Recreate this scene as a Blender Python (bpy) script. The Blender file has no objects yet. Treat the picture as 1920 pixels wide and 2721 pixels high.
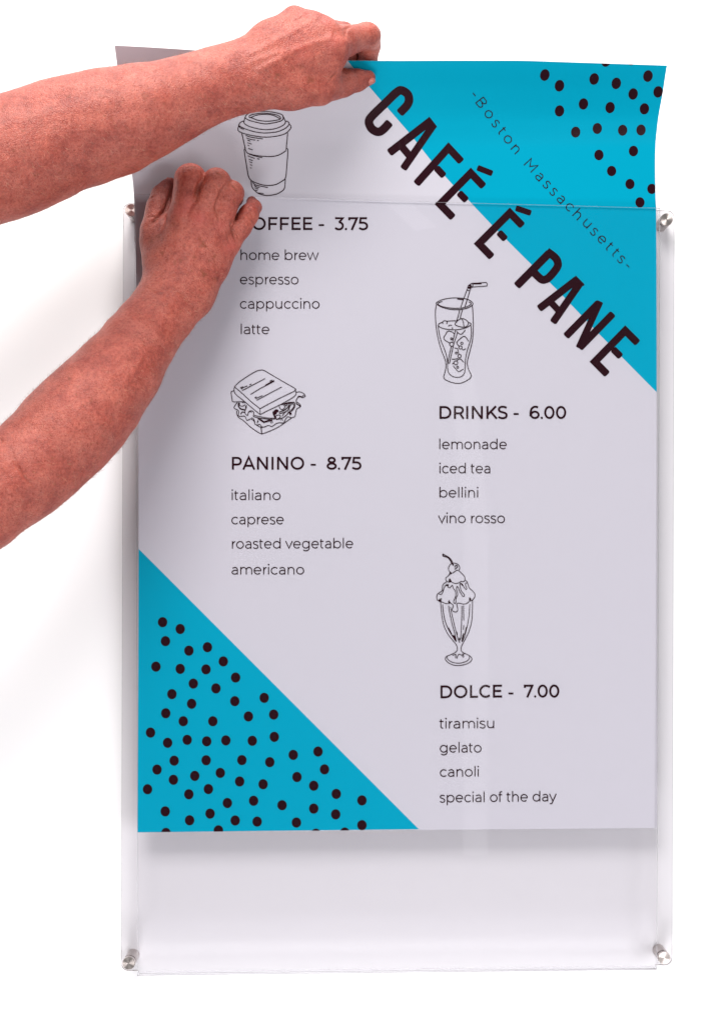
import bpy, math, random
import numpy as np
from mathutils import Matrix, Vector

random.seed(7)
rng = np.random.default_rng(7)
S = bpy.context.scene
COL = S.collection

# ------------------------------------------------------------------ camera, world, lamps, exposure
F_PX, CAM_Y, YAW, ROLL, PPX, PPY = 4320.0, -1600.0, 0.0520331, 0.00281838, 1196.987, 1440.147
IW, IH = 1920.0, 2721.0
_c, _s, _cr, _sr = math.cos(YAW), math.sin(YAW), math.cos(ROLL), math.sin(ROLL)
R_AX = np.array([_c * _cr, -_s * _cr, _sr])
U_AX = np.array([-_c * _sr, _s * _sr, _cr])
F_AX = np.array([_s, _c, 0.0])

cam_d = bpy.data.cameras.new('camera')
cam = bpy.data.objects.new('camera', cam_d)
COL.objects.link(cam)
cam_d.sensor_fit = 'VERTICAL'
cam_d.sensor_height = 36.0
cam_d.lens = 36.0 * F_PX / IH
cam_d.shift_x = -(PPX - IW / 2) / IH
cam_d.shift_y = (PPY - IH / 2) / IH
cam_d.clip_start = 0.05
cam_d.clip_end = 50
m = Matrix.Identity(4)
for i in range(3):
    m[i][0], m[i][1], m[i][2] = R_AX[i], U_AX[i], -F_AX[i]
m[1][3] = CAM_Y / 1000
cam.matrix_world = m
S.camera = cam

world = bpy.data.worlds.new('World')
S.world = world
world.use_nodes = True
bg = world.node_tree.nodes['Background']
bg.inputs['Color'].default_value = (1.0, 0.985, 1.0, 1)
bg.inputs['Strength'].default_value = 0.25


def area(name, loc, target, sx, sy, power, color=(1, 1, 1)):
    l = bpy.data.lights.new(name, 'AREA')
    l.shape = 'RECTANGLE'
    l.size, l.size_y = sx, sy
    l.energy = power
    l.color = color
    o = bpy.data.objects.new(name, l)
    COL.objects.link(o)
    o.location = loc
    o.rotation_euler = (Vector(target) - Vector(loc)).to_track_quat('-Z', 'Y').to_euler()
    return o


area('key_softbox', (-0.4, -1.55, 1.36), (0.0, 0, 0.1), 1.1, 0.8, 42, (1.0, 0.97, 0.95))
area('right_softbox', (1.2, -1.75, -0.5), (0.05, 0, -0.1), 0.8, 1.2, 25, (1.0, 0.985, 1.0))
area('strip_light', (0.226, -1.75, -0.17), (0.226, 0, -0.17), 0.05, 0.95, 0.36, (1.0, 0.99, 1.0))
area('low_softbox', (-0.15, -1.1, -1.75), (0.0, 0, -0.2), 1.1, 0.8, 27, (1.0, 0.98, 1.0))
area('top_softbox', (-0.15, -0.52, 1.75), (-0.1, -0.12, 0.3), 0.8, 0.25, 36, (1.0, 0.97, 0.94))

S.view_settings.view_transform = 'Standard'
S.view_settings.look = 'None'
S.view_settings.exposure = 0.0
S.view_settings.gamma = 1.0
S.view_settings.use_curve_mapping = False
S.render.engine = 'CYCLES'
S.cycles.transparent_max_bounces = 24
S.cycles.max_bounces = 10


# ------------------------------------------------------------------ pixel <-> place (millimetres)
def ray(px, py):
    px, py = np.broadcast_arrays(np.asarray(px, float), np.asarray(py, float))
    X = (px - PPX) / F_PX
    U = -(py - PPY) / F_PX
    return F_AX + X[..., None] * R_AX + U[..., None] * U_AX


def P(px, py, y):
    """point in mm seen at photo pixel (px,py), at depth y mm (wall side positive)"""
    d = ray(px, py)
    t = (np.asarray(y, float) - CAM_Y) / d[..., 1]
    p = d * t[..., None]
    p[..., 1] += CAM_Y
    return p


def proj(p):
    d = p - np.array([0, CAM_Y, 0])
    z = d @ F_AX
    return PPX + F_PX * (d @ R_AX) / z, PPY - F_PX * (d @ U_AX) / z


def mmpx(y):
    return (y - CAM_Y) / F_PX


def pchip(xs, ys):
    xs = np.asarray(xs, float)
    ys = np.asarray(ys, float)
    h = np.diff(xs)
    dl = np.diff(ys) / h
    mm = np.zeros_like(ys)
    for i in range(1, len(xs) - 1):
        if dl[i - 1] * dl[i] > 0:
            w1, w2 = 2 * h[i] + h[i - 1], h[i] + 2 * h[i - 1]
            mm[i] = (w1 + w2) / (w1 / dl[i - 1] + w2 / dl[i])
    mm[0], mm[-1] = dl[0], dl[-1]

    def f(x):
        x = np.clip(np.asarray(x, float), xs[0], xs[-1])
        i = np.clip(np.searchsorted(xs, x, side='right') - 1, 0, len(h) - 1)
        t = (x - xs[i]) / h[i]
        return ((1 + 2 * t) * (1 - t) ** 2 * ys[i] + t * (1 - t) ** 2 * h[i] * mm[i]
                + t * t * (3 - 2 * t) * ys[i + 1] + t * t * (t - 1) * h[i] * mm[i + 1])
    return f


# poster sheet: its edges and how far it bows out of the holder towards the viewer
xL = pchip([100, 121, 183, 300, 440, 517, 640, 900, 1100, 1460, 2212, 2300],
           [303, 305, 313, 329, 348, 356, 360, 365, 368, 368.5, 366, 366])
xR = pchip([150, 174, 244, 327, 392, 439, 516, 562, 1040, 2200, 2300],
           [1776, 1771, 1760, 1746, 1740, 1739, 1740, 1742, 1743.5, 1744, 1744])
yT = pchip([290, 305, 553, 760, 936, 1060, 1200, 1360, 1500, 1771, 1790],
           [120.5, 121, 136, 151, 161, 161.5, 161, 161, 165, 174, 174.6])
dL = pchip([100, 121, 183, 300, 440, 517, 640, 900, 1200, 1440, 2300],
           [-113, -108, -95, -70, -42, -28, -16, -9, -5, -3, -3])
dR = pchip([100, 174, 244, 327, 392, 470, 2300], [-80, -58, -34, -12, -4, -3, -3])


def yB(px):
    return 2212 + (np.asarray(px, float) - 366) * (2200 - 2212) / (1744 - 366)


def pd(px, py):
    a, b = xL(py), xR(py)
    s = np.clip((px - a) / (b - a), 0, 1)
    return dL(py) * (1 - s) + dR(py) * s


def on_sheet(px, py, lift=0.0):
    px = np.asarray(px, float)
    py = np.asarray(py, float)
    return P(px, py, pd(px, py) - lift)


# ------------------------------------------------------------------ materials
def mat(name, color, rough=0.5, metal=0.0, spec=0.5, **kw):
    mt = bpy.data.materials.new(name)
    mt.use_nodes = True
    b = mt.node_tree.nodes['Principled BSDF']
    b.inputs['Base Color'].default_value = (*color, 1)
    b.inputs['Roughness'].default_value = rough
    b.inputs['Metallic'].default_value = metal
    b.inputs['Specular IOR Level'].default_value = spec
    for k, v in kw.items():
        b.inputs[k].default_value = v
    return mt


def N(mt, t, **kw):
    n = mt.node_tree.nodes.new(t)
    for k, v in kw.items():
        setattr(n, k, v)
    return n


def acrylic(name, tint, haze=0.0):
    mt = bpy.data.materials.new(name)
    mt.use_nodes = True
    nt = mt.node_tree
    nt.nodes.clear()
    out = N(mt, 'ShaderNodeOutputMaterial')
    tr = N(mt, 'ShaderNodeBsdfTransparent')
    tr.inputs['Color'].default_value = (*tint, 1)
    gl = N(mt, 'ShaderNodeBsdfGlossy')
    gl.inputs['Roughness'].default_value = 0.03
    fr = N(mt, 'ShaderNodeFresnel')
    fr.inputs['IOR'].default_value = 1.18
    mix = N(mt, 'ShaderNodeMixShader')
    L = nt.links.new
    L(fr.outputs[0], mix.inputs[0])
    L(tr.outputs[0], mix.inputs[1])
    L(gl.outputs[0], mix.inputs[2])
    last = mix
    if haze > 0:
        df = N(mt, 'ShaderNodeBsdfDiffuse')
        df.inputs['Color'].default_value = (.9, .9, .92, 1)
        m2 = N(mt, 'ShaderNodeMixShader')
        m2.inputs[0].default_value = haze
        L(mix.outputs[0], m2.inputs[1])
        L(df.outputs[0], m2.inputs[2])
        last = m2
    L(last.outputs[0], out.inputs[0])
    return mt


M_wall = mat('white_wall_paint', (0.83, 0.83, 0.835), 0.8, spec=0.1)
M_paper = mat('satin_poster_paper', (0.46, 0.447, 0.495), 0.45, spec=0.12)
M_teal = mat('teal_print', (0.0, 0.27, 0.40), 0.45, spec=0.02)
M_ink = mat('dark_maroon_print', (0.016, 0.002, 0.005), 0.36, spec=0.06)
M_acr = acrylic('clear_acrylic', (0.902, 0.895, 0.907))
M_acf = acrylic('clear_front_acrylic', (0.993, 0.993, 0.996))
M_edge = acrylic('polished_acrylic_edge', (0.78, 0.76, 0.79), 0.06)
M_edgef = acrylic('polished_front_edge', (0.975, 0.975, 0.98), 0.28)


def steel_material():
    mt = mat('brushed_steel', (0.62, 0.56, 0.53), 0.32, 1.0)
    b = mt.node_tree.nodes['Principled BSDF']
    b.inputs['Anisotropic'].default_value = 0.85
    tg = N(mt, 'ShaderNodeTangent', direction_type='RADIAL', axis='Y')
    mt.node_tree.links.new(tg.outputs[0], b.inputs['Tangent'])
    return mt


M_steel = steel_material()
M_barrel = mat('steel_barrel', (0.50, 0.45, 0.43), 0.35, 1.0)


def skin_material():
    mt = bpy.data.materials.new('skin')
    mt.use_nodes = True
    nt = mt.node_tree
    L = nt.links.new
    b = nt.nodes['Principled BSDF']
    tc = N(mt, 'ShaderNodeTexCoord')

    def noise(scale, detail, rough=0.6):
        n = N(mt, 'ShaderNodeTexNoise')
        n.inputs['Scale'].default_value = scale
        n.inputs['Detail'].default_value = detail
        n.inputs['Roughness'].default_value = rough
        L(tc.outputs['Object'], n.inputs['Vector'])
        return n

    def ramp(src, a, bb, ca, cb):
        r = N(mt, 'ShaderNodeValToRGB')
        r.color_ramp.elements[0].position = a
        r.color_ramp.elements[1].position = bb
        r.color_ramp.elements[0].color = (*ca, 1)
        r.color_ramp.elements[1].color = (*cb, 1)
        L(src, r.inputs[0])
        return r

    def mixc(fac, a, bcol, mode='MIX'):
        x = N(mt, 'ShaderNodeMix', data_type='RGBA', blend_type=mode)
        if isinstance(fac, float):
            x.inputs['Factor'].default_value = fac
        else:
            L(fac, x.inputs['Factor'])
        L(a, x.inputs['A'])
        if isinstance(bcol, tuple):
            x.inputs['B'].default_value = (*bcol, 1)
        else:
            L(bcol, x.inputs['B'])
        return x.outputs['Result']
    base = ramp(noise(60, 5, .65).outputs['Fac'], .34, .66, (0.31, 0.058, 0.036), (0.205, 0.028, 0.018))
    fine = ramp(noise(330, 4, .75).outputs['Fac'], .36, .64, (1.25, 1.45, 1.5), (0.74, 0.52, 0.48))
    c = mixc(1.0, base.outputs['Color'], fine.outputs['Color'], 'MULTIPLY')
    # pale net of skin lines between redder islands
    wn = N(mt, 'ShaderNodeVectorMath', operation='MULTIPLY_ADD')
    nw = noise(140, 2)
    L(nw.outputs['Color'], wn.inputs[0])
    wn.inputs[1].default_value = (.006, .006, .006)
    L(tc.outputs['Object'], wn.inputs[2])
    ve = N(mt, 'ShaderNodeTexVoronoi', feature='DISTANCE_TO_EDGE')
    ve.inputs['Scale'].default_value = 430
    L(wn.outputs[0], ve.inputs['Vector'])
    net = ramp(ve.outputs['Distance'], .0, .42, (.36, .36, .36), (0, 0, 0))
    patchy = ramp(noise(38, 3).outputs['Fac'], .38, .62, (.15, .15, .15), (.9, .9, .9))
    nf = N(mt, 'ShaderNodeMath', operation='MULTIPLY')
    L(net.outputs['Color'], nf.inputs[0])
    L(patchy.outputs['Color'], nf.inputs[1])
    c = mixc(nf.outputs[0], c, (0.54, 0.195, 0.145))
    # freckles
    v = N(mt, 'ShaderNodeTexVoronoi')
    v.inputs['Scale'].default_value = 150
    L(tc.outputs['Object'], v.inputs['Vector'])
    fr = ramp(v.outputs['Distance'], .10, .26, (1, 1, 1), (0, 0, 0))
    gate = ramp(noise(90, 2).outputs['Fac'], .44, .60, (0, 0, 0), (.7, .7, .7))
    fg = N(mt, 'ShaderNodeMath', operation='MULTIPLY')
    L(fr.outputs['Color'], fg.inputs[0])
    L(gate.outputs['Color'], fg.inputs[1])
    c = mixc(fg.outputs[0], c, (0.21, 0.045, 0.02))
    at = N(mt, 'ShaderNodeVertexColor', layer_name='blotch_shade')
    sp = N(mt, 'ShaderNodeSeparateColor')
    L(at.outputs['Color'], sp.inputs[0])
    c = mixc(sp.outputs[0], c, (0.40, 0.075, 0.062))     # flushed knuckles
    c = mixc(sp.outputs[1], c, (0.19, 0.042, 0.02))       # age spots, and shade painted into the skin folds
    L(c, b.inputs['Base Color'])
    b.inputs['Roughness'].default_value = 0.48
    b.inputs['Specular IOR Level'].default_value = 0.37
    b.inputs['Subsurface Weight'].default_value = 0.22
    b.inputs['Subsurface Radius'].default_value = (1.0, 0.32, 0.18)
    b.inputs['Subsurface Scale'].default_value = 0.005
    # fine crackle of skin lines
    vb = N(mt, 'ShaderNodeTexVoronoi', feature='DISTANCE_TO_EDGE')
    vb.inputs['Scale'].default_value = 520
    L(tc.outputs['Object'], vb.inputs['Vector'])
    nb = noise(300, 6, .7)
    ad = N(mt, 'ShaderNodeMath', operation='ADD')
    L(vb.outputs['Distance'], ad.inputs[0])
    L(nb.outputs['Fac'], ad.inputs[1])
    bp = N(mt, 'ShaderNodeBump')
    bp.inputs['Strength'].default_value = 0.6
    bp.inputs['Distance'].default_value = 0.0011
    L(ad.outputs[0], bp.inputs['Height'])
    L(bp.outputs[0], b.inputs['Normal'])
    return mt


M_skin = skin_material()
M_nail = mat('fingernail', (0.42, 0.13, 0.10), 0.3, spec=0.5, **{'Subsurface Weight': 0.15, 'Subsurface Scale': 0.002})
M_hair = mat('arm_hair', (0.20, 0.075, 0.045), 0.4)
M_hair2 = mat('fair_arm_hair', (0.50, 0.28, 0.17), 0.4)


# ------------------------------------------------------------------ object helpers
def mesh_obj(name, verts_mm, faces, mats, parent=None, smooth=False, mi=None):
    me = bpy.data.meshes.new(name)
    v = np.asarray(verts_mm, float) / 1000.0
    me.from_pydata(v.tolist(), [], faces if isinstance(faces, list) else faces.tolist())
    for mt in (mats if isinstance(mats, (list, tuple)) else [mats]):
        me.materials.append(mt)
    if smooth:
        me.polygons.foreach_set('use_smooth', [True] * len(me.polygons))
    if mi is not None:
        me.polygons.foreach_set('material_index', mi)
    me.update()
    o = bpy.data.objects.new(name, me)
    COL.objects.link(o)
    if parent is not None:
        o.parent = parent
        # meshes keep place coordinates: undo only an Empty's own offset
        o.matrix_parent_inverse = Matrix.Translation(-parent.location)
    return o


def empty(name, loc_mm, label, cat):
    o = bpy.data.objects.new(name, None)
    COL.objects.link(o)
    o.empty_display_size = 0.05
    o.location = Vector([float(a) / 1000 for a in loc_mm])
    o['label'] = label
    o['category'] = cat
    return o


class Acc:
    """collects faces into one mesh"""
    def __init__(self):
        self.v, self.f, self.n = [], [], 0

    def add(self, verts, faces):
        verts = np.asarray(verts, float)
        self.v.append(verts)
        self.f += [tuple(int(i) + self.n for i in f) for f in faces]
        self.n += len(verts)


# ------------------------------------------------------------------ structure: the wall
Y_WALL = 28.0
w = mesh_obj('wall', [(-3500, Y_WALL, -3500), (3500, Y_WALL, -3500), (3500, Y_WALL, 3500), (-3500, Y_WALL, 3500)],
             [(0, 1, 2, 3)], M_wall)
w['kind'] = 'structure'
w['label'] = 'plain bright white wall behind the sign holder'

# ------------------------------------------------------------------ sign holder
BX, BZ, BW, BH = 33.66, -44.80, 541.34, 748.83
holder = empty('sign_holder', (BX, Y_WALL, BZ - BH / 2),
               'clear acrylic poster holder fixed to the wall on four steel standoffs', 'sign holder')


def extrude_outline(name, pts, y0, y1, m_face, m_edge, parent):
    """flat plate from an outline in x,z; y0 front, y1 back"""
    n = len(pts)
    v = [(x, y0, z) for x, z in pts] + [(x, y1, z) for x, z in pts]
    f = [tuple(range(n)), tuple(range(2 * n - 1, n - 1, -1))]
    mi = [0, 0]
    for i in range(n):
        j = (i + 1) % n
        f.append((i, i + n, j + n, j))
        mi.append(1)
    return mesh_obj(name, v, f, [m_face, m_edge], parent, mi=mi)


def rounded(x0, x1, z0, z1, r, n=8):
    out = []
    for cx, cz, a in ((x1 - r, z0 + r, -90), (x1 - r, z1 - r, 0), (x0 + r, z1 - r, 90), (x0 + r, z0 + r, 180)):
        for i in range(n + 1):
            t = math.radians(a + 90 * i / n)
            out.append((cx + r * math.cos(t), cz + r * math.sin(t)))
    return out


x0, x1, z0, z1 = BX - BW / 2, BX + BW / 2, BZ - BH / 2, BZ + BH / 2
outl = rounded(x0, x1, z0, z1, 7.0)
# the middle of the lower edge runs a little deeper, where the sheet folds round to the front
fx0, fx1 = P(365, 2596, -6)[0], P(1744, 2577, -6)[0]
zf = P(365, 2594, -6)[2]
k = 0
outl2 = [(fx0, z0), (fx0 + .8, zf + .4), (fx1 - .8, zf + .4), (fx1, z0)] + outl[1:27] + outl[28:-1] + [outl[-1]]
# outl starts at the lower right corner arc's beginning and ends at the lower left arc's end
outl2 = [(fx0, z0), (fx0 + .6, zf + .4), (fx1 - .6, zf + .4), (fx1, z0)] + outl
extrude_outline('back_panel', outl2, 0.0, 3.0, M_acr, M_edge, holder)


def grid_plate(name, U, V, xy, d_front, thick, m_face, m_edge, parent, smooth=True):
    """xy(u,v)->px,py ; d_front(px,py) depth; a bent plate of given thickness"""
    nu, nv = len(U), len(V)
    uu, vv = np.meshgrid(U, V, indexing='ij')
    px, py = xy(uu, vv)
    d = d_front(px, py)
    A = P(px, py, d).reshape(-1, 3)
    Bk = A.copy()
    Bk[:, 1] += thick
    n = nu * nv
    idx = np.arange(n).reshape(nu, nv)
    f, mi = [], []
    for i in range(nu - 1):
        for j in range(nv - 1):
            a, b_, c, d_ = idx[i, j], idx[i + 1, j], idx[i + 1, j + 1], idx[i, j + 1]
            f.append((a, d_, c, b_))
            f.append((a + n, b_ + n, c + n, d_ + n))
            mi += [0, 0]
    rim = list(idx[:, 0]) + list(idx[-1, 1:]) + list(idx[-2::-1, -1]) + list(idx[0, -2:0:-1])
    nr = len(rim)
    for i in range(nr):          # the rim has its own vertices so the faces shade flat up to the edge
        j = (i + 1) % nr
        f.append((2 * n + i, 2 * n + j, 2 * n + nr + j, 2 * n + nr + i))
        mi.append(1)
    f = [tuple(int(q) for q in t) for t in f]
    o = mesh_obj(name, np.vstack([A, Bk, A[rim], Bk[rim]]), f, [m_face, m_edge], parent, smooth=False, mi=mi)
    o.data.polygons.foreach_set('use_smooth', [smooth and q == 0 for q in mi])
    return o


def front_xy(u, v):
    # straight sided sheet; corners measured
    tlx, tly, trx, try_ = 357., 515., 1752., 552.5
    blx, bly, brx, bry = 365., 2593., 1744., 2575.
    xl = tlx + (blx - tlx) * (1 - (1 - v) ** 2.2)
    return (1 - u) * xl + u * (trx + (brx - trx) * v), (1 - v) * ((1 - u) * tly + u * try_) + v * ((1 - u) * bly + u * bry)


grid_plate('front_panel', np.linspace(0, 1, 13), np.linspace(0, 1, 60) ** 1.3, front_xy,
           lambda px, py: pd(px, py) - 3.6, 2.6, M_acf, M_edgef, holder)
# folded lower edge joining front and back sheets
zb = zf
extrude_outline('bottom_fold', [(fx0, zb), (fx1, zb), (fx1, zb + 3.2), (fx0, zb + 3.2)], -4.0 + .25, -0.2, M_acf, M_edgef, holder)


def lathe(name, cx, cz, prof, m, parent, n=40, smooth_from=None):
    v, f = [], []
    for r, y in prof:
        for i in range(n):
            a = 2 * math.pi * i / n
            v.append((cx + r * math.cos(a), y, cz + r * math.sin(a)))
    for j in range(len(prof) - 1):
        for i in range(n):
            i2 = (i + 1) % n
            f.append((j * n + i, j * n + i2, (j + 1) * n + i2, (j + 1) * n + i))
    f.append(tuple(range(n - 1, -1, -1)))
    f.append(tuple((len(prof) - 1) * n + i for i in range(n)))
    return mesh_obj(name, v, f, m, parent)


for (px, py) in ((349.5, 558.4), (1770, 583.2), (342, 2560), (1763.5, 2546)):
    q = P(px, py, -5.0)
    so = lathe('standoff', q[0], q[2], [(5.0, 28.0), (6.0, 27.6), (6.05, 3.6), (5.6, 3.1)], M_barrel, holder)
    lathe('cap', q[0], q[2], [(5.7, -0.1), (6.25, -0.6), (6.25, -4.5), (5.95, -5.0)], M_steel, so)
    lathe('stud', q[0], q[2], [(2.6, 3.1), (2.6, -0.1)], M_barrel, so)

# ------------------------------------------------------------------ poster
poster = empty('poster', P(1055, 2206, -3), 'large lilac and teal cafe menu poster being slid into the acrylic holder', 'poster')


def sheet_xy(u, v):
    # blend of the four traced edges
    top_y = yT(305 + u * (1771 - 305))
    bot_y = yB(366 + u * (1744 - 366))
    py = top_y * (1 - v) + bot_y * v
    return xL(py) * (1 - u) + xR(py) * u, py


vv = np.concatenate([np.linspace(0, .3, 90), np.linspace(.3, 1, 60)[1:]])
grid_plate('sheet', np.linspace(0, 1, 50), vv, sheet_xy, pd, 0.3, M_paper, M_paper, poster)

DIAG = np.array([(924, 161.5), (926, 165.5), (982, 232), (1011, 266), (1085, 351), (1144, 426), (1204, 493), (1243, 531),
                 (1307, 599), (1410, 702), (1477, 768), (1593, 890), (1743.3, 1042)], float)


def along(poly, k):
    seg = np.hypot(*np.diff(poly, axis=0).T)
    t = np.concatenate([[0], np.cumsum(seg)]) / seg.sum()
    return np.interp(k, t, poly[:, 0]), np.interp(k, t, poly[:, 1])


def patch(name, left, right, nk, ns, top_bow=None, lift=0.12):
    K = np.linspace(0, 1, nk)
    lx, ly = along(left, K)
    rx, ry = along(right, K)
    s = np.linspace(0, 1, ns)
    px = lx[:, None] * (1 - s) + rx[:, None] * s
    py = ly[:, None] * (1 - s) + ry[:, None] * s
    if top_bow is not None:
        bow = top_bow(px[0]) - py[0]
        py = py + bow[None, :] * ((1 - K) ** 4)[:, None]
    pts = on_sheet(px, py, lift).reshape(-1, 3)
    idx = np.arange(nk * ns).reshape(nk, ns)
    f = [(int(idx[i, j]), int(idx[i + 1, j]), int(idx[i + 1, j + 1]), int(idx[i, j + 1])) for i in range(nk - 1) for j in range(ns - 1)]
    o = mesh_obj(name, pts, f, M_teal, poster, smooth=True)
    return o


rys = np.linspace(174.5, 1042, 80)
o = patch('corner_triangle', DIAG, np.stack([xR(rys) - .3, rys], 1), 140, 50, lambda x: yT(x) + .3)
o['label'] = 'teal corner with dots, town name and half of the title'
lys = np.linspace(1459, 2211.7, 40)
o = patch('corner_triangle', np.stack([xL(lys) + .3, lys], 1), np.array([(369.2, 1459), (1112, 2203.4)], float), 40, 40,
          None)
o['label'] = 'larger teal corner with dots only'

_lift = [0.3]


def nl():
    _lift[0] += 0.0006
    return _lift[0]


def catmull(pts, n=6, closed=False):
    pts = np.asarray(pts, float)
    if len(pts) < 3:
        return pts
    if closed:
        Q = np.vstack([pts[-1], pts, pts[0], pts[1]])
    else:
        Q = np.vstack([2 * pts[0] - pts[1], pts, 2 * pts[-1] - pts[-2]])
    out = []
    for i in range(1, len(Q) - 2):
        p0, p1, p2, p3 = Q[i - 1], Q[i], Q[i + 1], Q[i + 2]
        for t in np.linspace(0, 1, n, endpoint=False):
            out.append(.5 * ((2 * p1) + (-p0 + p2) * t + (2 * p0 - 5 * p1 + 4 * p2 - p3) * t * t + (-p0 + 3 * p1 - 3 * p2 + p3) * t ** 3))
    if not closed:
        out.append(Q[-2])
    return np.array(out)


def ribbon(acc, pts, width, closed=False, soft_end=0.0, taper=0.0):
    """flat inked stroke along px points, width in px"""
    pts = np.asarray(pts, float)
    keep = [0]
    for i in range(1, len(pts)):
        if np.hypot(*(pts[i] - pts[keep[-1]])) > 1e-3:
            keep.append(i)
    pts = pts[keep]
    if closed and np.hypot(*(pts[0] - pts[-1])) < 1e-3:
        pts = pts[:-1]
    # subdivide long runs
    out = [pts[0]]
    for a, b in zip(pts[:-1], pts[1:]):
        n = max(1, int(np.hypot(*(b - a)) / 20))
        for i in range(1, n + 1):
            out.append(a + (b - a) * i / n)
    pts = np.array(out)
    n = len(pts)
    wd = np.full(n, width, float)
    if soft_end and not closed:
        L = np.concatenate([[0], np.cumsum(np.hypot(*np.diff(pts, axis=0).T))])
        e = soft_end
        extra = [x for x in (e * .25, e * .6, e) if x < L[-1] / 2]
        Ls = np.unique(np.concatenate([L, extra, L[-1] - np.array(extra)]))
        pts = np.stack([np.interp(Ls, L, pts[:, 0]), np.interp(Ls, L, pts[:, 1])], 1)
        dd = np.minimum(Ls, L[-1] - Ls)
        inset = np.where(dd < e, e - np.sqrt(np.maximum(0, e * e - (e - dd) ** 2)), 0)
        wd = width - 2 * inset
        n = len(pts)
    if taper:
        t = np.linspace(0, 1, n)
        wd = wd * (1 - taper + taper * np.sin(np.pi * np.clip(t, .02, .98)) ** .5)
    if closed:
        tin = pts - np.roll(pts, 1, 0)
        tout = np.roll(pts, -1, 0) - pts
    else:
        dseg = np.diff(pts, axis=0)
        tin = np.vstack([dseg[:1], dseg])
        tout = np.vstack([dseg, dseg[-1:]])
    tin /= np.hypot(*tin.T)[:, None]
    tout /= np.hypot(*tout.T)[:, None]
    n1 = np.stack([-tin[:, 1], tin[:, 0]], 1)
    n2 = np.stack([-tout[:, 1], tout[:, 0]], 1)
    mt = n1 + n2
    ln = np.hypot(*mt.T)
    mt = np.where(ln[:, None] > 1e-6, mt / np.maximum(ln, 1e-6)[:, None], n1)
    cosv = np.clip((mt * n1).sum(1), .5, 1)
    off = mt * (wd / 2 / cosv)[:, None]
    Lp, Rp = pts + off, pts - off
    q = np.vstack([Lp, Rp])
    v = on_sheet(q[:, 0], q[:, 1], nl())
    f = [(i, i + 1, n + i + 1, n + i) for i in range(n - 1)]
    if closed:
        f.append((n - 1, 0, n, 2 * n - 1))
    acc.add(v, f)


def blob(acc, pts):
    """filled convex-ish patch"""
    pts = np.asarray(pts, float)
    v = on_sheet(pts[:, 0], pts[:, 1], nl())
    c = pts.mean(0)
    v = np.vstack([v, on_sheet(c[0], c[1], _lift[0])[None, :]])
    n = len(pts)
    acc.add(v, [(i, (i + 1) % n, n) for i in range(n)])


def ink(acc, name, label=None):
    o = mesh_obj(name, np.vstack(acc.v), acc.f, M_ink, poster)
    if label:
        o['label'] = label
    return o


# ---- dots
def dot(acc, cx, cy, rx, ry, tilt=0.0, clip=True):
    a = np.linspace(0, 2 * np.pi, 29)[:-1]
    ct, st = math.cos(tilt), math.sin(tilt)
    ex, ey = rx * np.cos(a), ry * np.sin(a)
    x, y = cx + ex * ct - ey * st, cy + ex * st + ey * ct
    y = np.maximum(y, yT(x) + .4)
    x = np.minimum(x, xR(y) - .5)
    y = np.minimum(y, yB(x) - .5)
    blob(acc, np.stack([x, y], 1))


acc = Acc()
for zx, zy in [(280, 225), (406, 317), (704, 259), (894, 297), (1167, 234), (1039, 388), (1254, 370), (612, 474), (841, 505),
               (1136, 516), (406, 534), (545, 716), (731, 685), (949, 700), (1107, 698), (745, 913), (1042, 879), (854, 1051),
               (1012, 1163), (1200, 1205), (1098, 1321), (806, 104), (1027, 91)]:
    t = min(1, max(0, (zy - 200) / 900))
    dot(acc, 1360 + zx / 3.24, 130 + zy / 3.24, (40.5 - 1 * t) / 3.24, (51 - 7 * t) / 3.24, math.radians(14 * (1 - t)))
ink(acc, 'dot_pattern', 'dots of the curled upper corner')
acc = Acc()
for zx, zy in [(340, 785), (512, 852), (368, 971), (597, 1064), (778, 1030), (933, 1169), (275, 1220), (512, 1242), (764, 1247),
               (1053, 1327), (640, 1386), (861, 1433)]:
    dot(acc, 340 + zx / 3.6818, 1440 + zy / 3.6818, 12.6, 13.6)
for zx, zy in [(237, 90), (343, 142), (575, 128), (733, 110), (204, 193), (298, 236), (457, 236), (648, 210), (784, 200), (122, 297),
               (214, 352), (319, 336), (424, 344), (527, 339), (669, 341), (787, 320), (249, 448), (421, 446), (613, 445), (763, 456),
               (889, 417), (1022, 399), (157, 496), (245, 551), (360, 530), (497, 514), (601, 560), (727, 575), (909, 536),
               (1057, 495), (999, 583), (106, 602), (328, 629), (433, 601), (1120, 627), (1258, 662), (535, 676), (676, 664),
               (829, 688), (999, 706), (1117, 737), (201, 721), (332, 769), (442, 733), (577, 770), (695, 776), (906, 781),
               (1258, 795), (205, 837), (487, 823), (1011, 841), (1166, 835)]:
    dot(acc, 340 + zx / 2.025, 1800 + zy / 2.025, 12.6, 13.6)
ink(acc, 'dot_pattern', 'dots of the flat lower corner')


# ---- title lettering, strokes measured from the photograph
def zs(pts, ox, oy, sc):
    return np.asarray(pts, float) / sc + np.array([ox, oy])


acc = Acc()
T5 = lambda p: zs(p, 900, 130, 3.24)
T2 = lambda p: zs(p, 1240, 220, 3.5217)
T7 = lambda p: zs(p, 1260, 560, 3.0)


def st(p, w, T, sm=False, e=5.0):
    q = T(p)
    ribbon(acc, catmull(q, 8) if sm else q, w, soft_end=e)


# C
st([(519, 556), (560, 515), (588, 482), (603, 440), (590, 390), (540, 357), (495, 375), (395, 471), (290, 574), (259, 622), (272, 672), (305, 704), (345, 714), (385, 690), (440, 630)], 22.5, T5, True)
# A
st([(431, 897), (800, 611)], 21, T5)
st([(551, 1035), (820, 645)], 19.5, T5)
st([(538, 838), (604, 916)], 19.5, T5, e=.5)
blob(acc, T5([(772, 588), (778, 584), (842, 666), (842, 676), (800, 690), (750, 640)]))
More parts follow.
